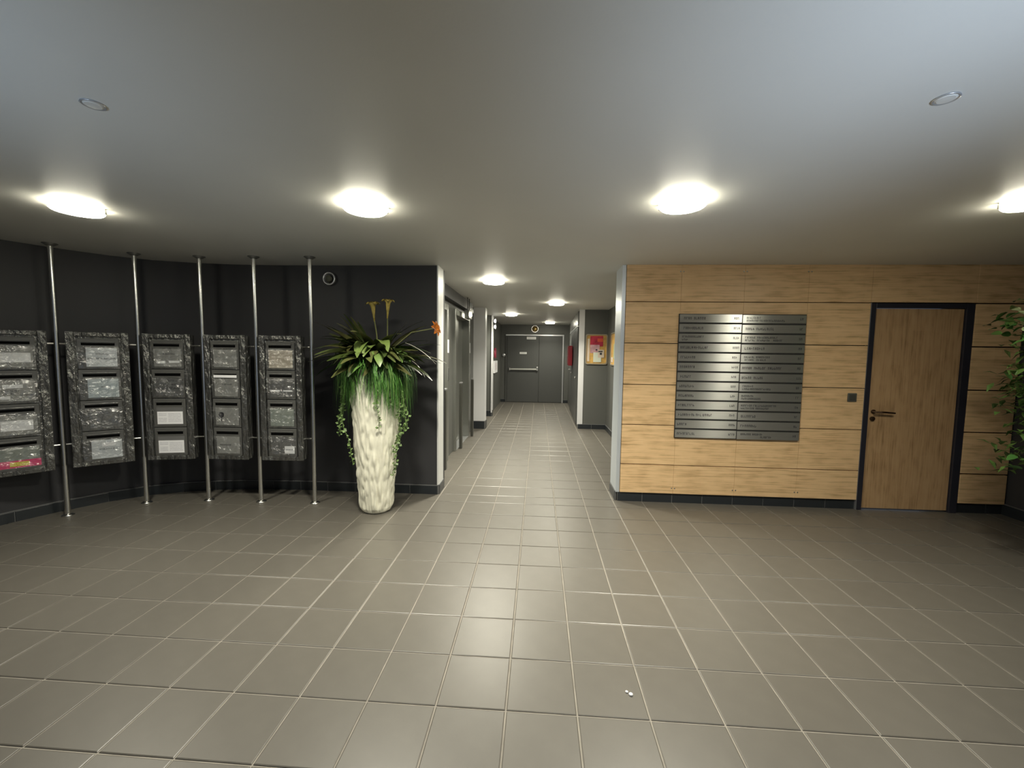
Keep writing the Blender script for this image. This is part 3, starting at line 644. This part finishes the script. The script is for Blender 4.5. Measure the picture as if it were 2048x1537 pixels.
for ci_, p in enumerate(cl):
    for k in range(48):
        q = p + Vector((rr.gauss(0, .26), rr.gauss(0, .26), rr.gauss(0, .24))); q.x = max(min(q.x, 1.55), -1.55); rot = (rr.uniform(-.8, .8), rr.uniform(-.6, .9), rr.uniform(0, 6.283))
        if cnt < 290:
            o = link('leaf', LMT[rr.randrange(4) if rr.random() < .5 else 0], t, tuple(q), rot); s_ = rr.uniform(.7, 1.2); o.scale = (s_,) * 3; cnt += 1
        else:
            M3 = Matrix.Rotation(rot[2], 3, 'Z') @ Matrix.Rotation(rot[1], 3, 'Y'); d = M3 @ Vector((1, 0, 0)); s3 = M3 @ Vector((0, 1, 0)); L = rr.uniform(.2, .34)
            stuff.strip([tuple(q), tuple(q + d * L * .5 + Vector((0, 0, .03))), tuple(q + d * L)], [0.02, .12, .01], tuple(s3), cup=.15)
o = stuff.build('foliage', TREEL, t); o['kind'] = 'stuff'
# ------------------------------------------------------------------ small things in the hall
s = thing('wall_siren', 'small round chrome and white alarm mounted high on the dark wall above the planter', 'alarm', (-6.88, 8.68, 7.5))
MB().lathe([(0.20, 0), (0.20, -0.05), (0.13, -0.08)], n=28, axis='y').build('base', mat('siren_grey', (0.30, 0.31, 0.30), 0.3, metal=0.5), s, smooth=False)
MB().lathe([(0.20, -0.05), (0.235, -0.09), (0.21, -0.14), (0.17, -0.12), (0.16, -0.08)], n=28, axis='y').build('ring', ALU, s, smooth=True)
MB().lathe([(0.12, -0.08), (0.11, -0.16), (0.06, -0.20), (0.0, -0.21)], n=20, axis='y').build('dome', mat('siren_dome', (0.12, 0.12, 0.09), 0.1), s, smooth=True)
d = MB().lathe([(0.03, 0.001), (0.033, 0.015), (0.02, 0.026), (0, 0.028)], (0, 0, 0), 8).lathe([(0.02, 0.001), (0.024, 0.012), (0, 0.02)], (-.05, .045, 0), 7).build('paper_scrap', WHITE, None, (1.82, 0.41, 0), smooth=True)
tag(d, 'tiny crumpled white scrap lying on the floor tiles', 'litter')
# ------------------------------------------------------------------ corridor fittings
def lift(name, lab, y0, y1):
    t = thing(name, lab, 'lift', (-3.9, (y0 + y1) / 2, 0)); h = (y1 - y0) / 2
    MB().box(-0.6, -h, 0, 0.14, -h + 0.3, 7.2).box(-0.6, h - 0.3, 0, 0.14, h, 7.2).box(-0.6, -h + .3, 6.9, 0.14, h - .3, 7.2).build('lift_frame', LIFT, t, bevel=0.02)
    for s_ in (-1, 1):
        B(-0.35, min(0.015 * s_, s_ * (h - .3)), 0.02, -0.28, max(0.015 * s_, s_ * (h - .3)), 6.9).build('door_panel', LIFT, t)
    B(-0.35, -h + .3, -0.012, 0.14, h - .3, 0.006).build('sill', ALU, t)
    B(0.14, h - 0.2, 3.75, 0.17, h - 0.06, 4.3).build('call_panel', STEEL, t)
    B(0.14, h - 0.2, 5.0, 0.17, h - 0.06, 5.6).build('floor_indicator', mat('indicator_white', (0.75, 0.75, 0.75), 0.4), t)
lift('lift_entrance', 'nearer steel lift entrance on the left side of the corridor', 9.9, 13.4)
lift('lift_entrance', 'farther steel lift entrance on the left side of the corridor', 15.0, 19.3)
for (x, y, lab, cap) in ((-3.56, 11.75, 'slim dark guard post with shiny cap before the nearer lift', 1), (-3.62, 15.75, 'slim dark guard post beside the farther lift', 0), (-3.55, 19.0, 'slim dark guard post next to the pale grey pier', 0)):
    t = thing('guard_post', lab, 'post', (x, y, 0), 0, 'dark guard posts along the lift wall')
    B(-0.07, -0.14, 0, 0.07, 0.14, 3.42).build('post', mat('post_dark', (0.05, 0.05, 0.042), 0.35), t, bevel=0.02)
    B(-0.075, -0.15, 3.42, 0.075, 0.15, 3.5).build('cap', ALU if cap else mat('cap_grey', (0.2, 0.2, 0.2), 0.3), t, bevel=0.02)
# emergency light on the left near the far nib
t = thing('emergency_light', 'twin headed white emergency light high on the left corridor wall', 'lamp', (-3.3, 27.3, 7.35))
B(0, -0.25, -0.3, 0.1, 0.25, 0.3).build('housing', mat('black_plastic', (0.02, 0.02, 0.02), 0.4), t)
EM = mat('emergency_glow', (0.9, 0.9, 0.9), 0.3, emit=(1, 0.98, 0.9), estr=3)
for z in (0.2, -0.25): MB().lathe([(0.0, -0.14), (0.12, -0.1), (0.17, 0.02), (0.0, 0.05)], (0.25, -.1, z), 16, 'x').build('lamp_head', EM, t, smooth=True)
# sign bracket under the fascia
t = thing('hanging_sign', 'small glossy sign box hanging under the ceiling near the lifts', 'sign', (-3.45, 17.0, 0))
MB().box(-0.14, -0.5, 6.85, 0.10, 0.5, 7.30).build('sign_box', mat('sign_face', (0.35, 0.36, 0.33), 0.15, metal=0.5), t, bevel=0.02)
MB().box(-0.04, -0.3, 7.30, 0.0, -0.25, H).box(-0.04, 0.25, 7.30, 0.0, 0.3, H).build('hanger', DARK, t)
# left far wall: red notice and white sheet
for (nm, lab, cat, y0, y1, z0, z1, mt) in (('round_sign', 'round red sign on the left corridor wall above a white sheet', 'sign', 30.2, 31.8, 4.62, 5.45, mat('sign_red_pink', (0.55, 0.06, 0.12), 0.4)), ('paper_notice', 'white paper notice on the left corridor wall below a red sign', 'notice', 29.9, 32.4, 3.3, 4.35, WHITE)):
    t = thing(nm, lab, cat, (-3.5, (y0 + y1) / 2, (z0 + z1) / 2))
    if nm == 'round_sign': MB().lathe([(0.0, 0.12), (0.44, 0.12), (0.46, 0.0)], n=28, axis='x').build('disc', mt, t)
    else:
        B(0, -(y1 - y0) / 2, -(z1 - z0) / 2, 0.12, (y1 - y0) / 2, (z1 - z0) / 2).build('sheet_holder', mt, t)
        g = MB()
        for k in range(5): g.box(0.12, -0.9, 0.25 - k * .12, 0.125, 0.9, 0.28 - k * .12)
        g.build('print', mat('pink_print', (0.6, 0.4, 0.45), 0.6), t)
# end door
d2 = struct(link('door_2', None, None, (0, 37.0, 0)))
MB().box(-3.0, -0.12, 6.84, 2.95, 0, 6.98).box(2.80, -0.12, 0, 2.95, 0, 6.84).build('door_frame', ALU, d2, bevel=0.02)
MB().box(-3.0, -0.10, 0, -2.86, 0, 6.84).build('hinge_jamb', GDOOR, d2)
B(-2.84, -0.07, 0.04, 0.40, 0, 6.82).build('door_leaf', GDOOR, d2, bevel=0.02); B(0.43, -0.09, 0.04, 2.79, 0, 6.82).build('door_leaf', GDOOR, d2, bevel=0.02)
MB().box(-2.5, -0.26, 3.36, 0.30, -0.20, 3.50).build('push_bar', mat('bar_pale', (0.6, 0.6, 0.56), 0.3, metal=0.5), d2, bevel=0.02)
MB().box(0.18, -0.28, 3.28, 0.34, -0.07, 3.68).box(-2.62, -0.25, 3.3, -2.48, -0.07, 3.56).build('bar_bracket', STEEL, d2, bevel=0.02)
for x0, x1, z0, z1 in ((-0.85, 0.1, 6.48, 6.74), (-1.55, -0.83, 4.98, 5.18)):
    sg = B(x0, -0.10, z0, x1, -0.07, z1).build('door_sign', mat('sign_white', (0.8, 0.8, 0.78), 0.4), d2)
    g = MB(); glyphs(g, x0 + .1, x1 - .1, (z0 + z1) / 2 - .03, .06, -0.102, random.Random(4)); g.build('lettering', mat('sign_ink', (0.25, 0.25, 0.25), .5), sg)['kind'] = 'stuff'
t = thing('wall_bell', 'small round brass alarm bell above the grey end door', 'bell', (-0.03, 37.0, 7.55))
MB().lathe([(0.30, 0), (0.30, -0.06), (0.24, -0.14), (0.1, -0.2), (0, -0.21)], n=24, axis='y').build('gong', mat('brass', (0.40, 0.28, 0.10), 0.3, metal=0.8), t, smooth=True)
MB().lathe([(0.36, 0), (0.36, -0.03), (0.28, -0.03)], n=24, axis='y').build('base', STEEL, t)
t = thing('key_switch', 'small round switch with pale cover left of the grey end door', 'switch', (-3.2, 37.0, 4.85))
MB().lathe([(0.17, 0), (0.17, -0.08), (0.1, -0.12), (0, -0.12)], n=20, axis='y').build('cover', ALU, t)
# right corridor wall: service cupboards, red box
wr = math.atan2(0.35, 14.2)
def onwall(y): return 3.1 + 0.35 * (y - 22.8) / 14.2
for k, (y0, y1) in enumerate(((23.3, 26.4), (26.5, 29.6), (29.7, 33.0))):
    t = thing('service_cupboard', ('nearest', 'middle', 'farthest')[k] + ' tall grey service cupboard door on the right corridor wall', 'cupboard', (onwall((y0 + y1) / 2), (y0 + y1) / 2, 0), -wr)
    h = (y1 - y0) / 2
    B(-0.08, -h, 0.15, 0, h, 6.9).build('door', GDOOR, t, bevel=0.02)
    B(-0.08, -h, 6.98, 0, h, H - 0.02).build('upper_door', mat('glossy_grey_door', (0.20, 0.20, 0.195), 0.22, spec=0.8), t, bevel=0.02)
    B(-0.11, -h, 6.9, 0, h, 6.97).build('rail', ALU, t)
    MB().lathe([(0.0, -0.2), (0.09, -0.18), (0.09, -0.14), (0.04, -0.12), (0.04, -0.08)], (0, h - .5 if k else -h + .6, 3.6 - .12 * (2 - k)), 14, 'x').build('knob', STEEL, t, smooth=True)
t = thing('fire_cabinet', 'dark red fire cabinet on the right corridor wall near the end', 'cabinet', (onwall(29.6) - 0.15, 29.0, 4.85), -wr)
B(-0.3, -1.1, -0.75, 0, 1.1, 0.85).build('case', RED, t, bevel=0.03)
B(-0.33, -1.0, -0.66, -0.3, 1.0, 0.76).build('door', mat('red_door', (0.22, 0.02, 0.03), 0.3), t, bevel=0.01)
MB().lathe([(0, -0.05), (0.06, -0.04), (0.06, 0)], (-0.33, 0.8, 0), 12, 'x').build('knob', STEEL, t)
# notice boards in the niche
def board(lab, loc, rz, w_, h_, kind):
    t = thing('notice_board', lab, 'notice board', loc, rz, 'framed notice boards in the corridor niche')
    m = MB(); seg = []
    for cx_, cz_, a0 in ((w_ / 2 - .12, h_ / 2 - .12, 0), (-w_ / 2 + .12, h_ / 2 - .12, 90), (-w_ / 2 + .12, -h_ / 2 + .12, 180), (w_ / 2 - .12, -h_ / 2 + .12, 270)):
        for k in range(5):
            a = math.radians(a0 + k * 22.5); seg.append((cx_ + .12 * math.cos(a), cz_ + .12 * math.sin(a)))
    n = len(seg)
    for (x, z) in seg: m.v += [(x, 0, z), (x, -0.09, z), (x * .90, -0.09, z * .93), (x * .90, -0.03, z * .93)]
    for i in range(n):
        for k in range(3):
            a, b_ = i * 4 + k, ((i + 1) % n) * 4 + k; m.f.append([a, b_, b_ + 1, a + 1]); m.mi.append(0)
    m.build('frame', mat('board_frame', (0.55, 0.48, 0.36), 0.3, metal=0.6), t)
    B(-w_ / 2 + .06, -0.04, -h_ / 2 + .06, w_ / 2 - .06, 0, h_ / 2 - .06).build('cork', mat('board_orange', (0.50, 0.30, 0.08), 0.6, var=0.3, vscale=8), t)
    return t
wht = mat('sheet_warm', (0.62, 0.52, 0.42), 0.6); crim = mat('poster_crimson', (0.52, 0.03, 0.07), 0.5, var=0.4, vscale=9); pink = mat('poster_pink', (0.55, 0.33, 0.36), 0.5, var=0.3, vscale=14); coral = mat('poster_coral', (0.65, 0.10, 0.05), 0.5)
t = board('framed notice board with a red poster on the niche back wall', (4.21, 22.4, 5.36), 0, 1.44, 2.0, 0)
B(-.42, -.06, .2, .42, -.045, .88).build('poster', crim, t); B(.05, -.066, .5, .42, -.061, .72).build('sheet', coral, t); B(-.42, -.064, -.25, .2, -.05, .3).build('sheet', pink, t)
B(-.2, -.07, -.85, .32, -.055, -.2).build('sheet', mat('sheet_mint', (0.62, 0.66, 0.55), 0.6), t); B(.1, -.075, -.55, .5, -.065, -.02).build('sheet', wht, t)
B(.22, -.085, -.36, .36, -.077, -.22).build('black_square', INK, t); B(.12, -.085, -.18, .4, -.077, -.10).build('print', INK, t); B(-.06, -.085, -.08, .05, -.07, .02).build('print', INK, t); B(-.6, -.06, -.8, -.46, -.045, .7).build('sheet', wht, t)
t = board('framed notice board on the niche side wall, half hidden by the corner', (4.95, 19.6, 5.36), math.pi / -2, 2.4, 2.0, 1)
B(-.3, -.06, -.6, .5, -.045, .3).build('sheet', mat('sheet_green', (0.30, 0.36, 0.22), 0.6), t); B(-1.0, -.06, -.8, -.5, -.045, -.5).build('sheet', wht, t)
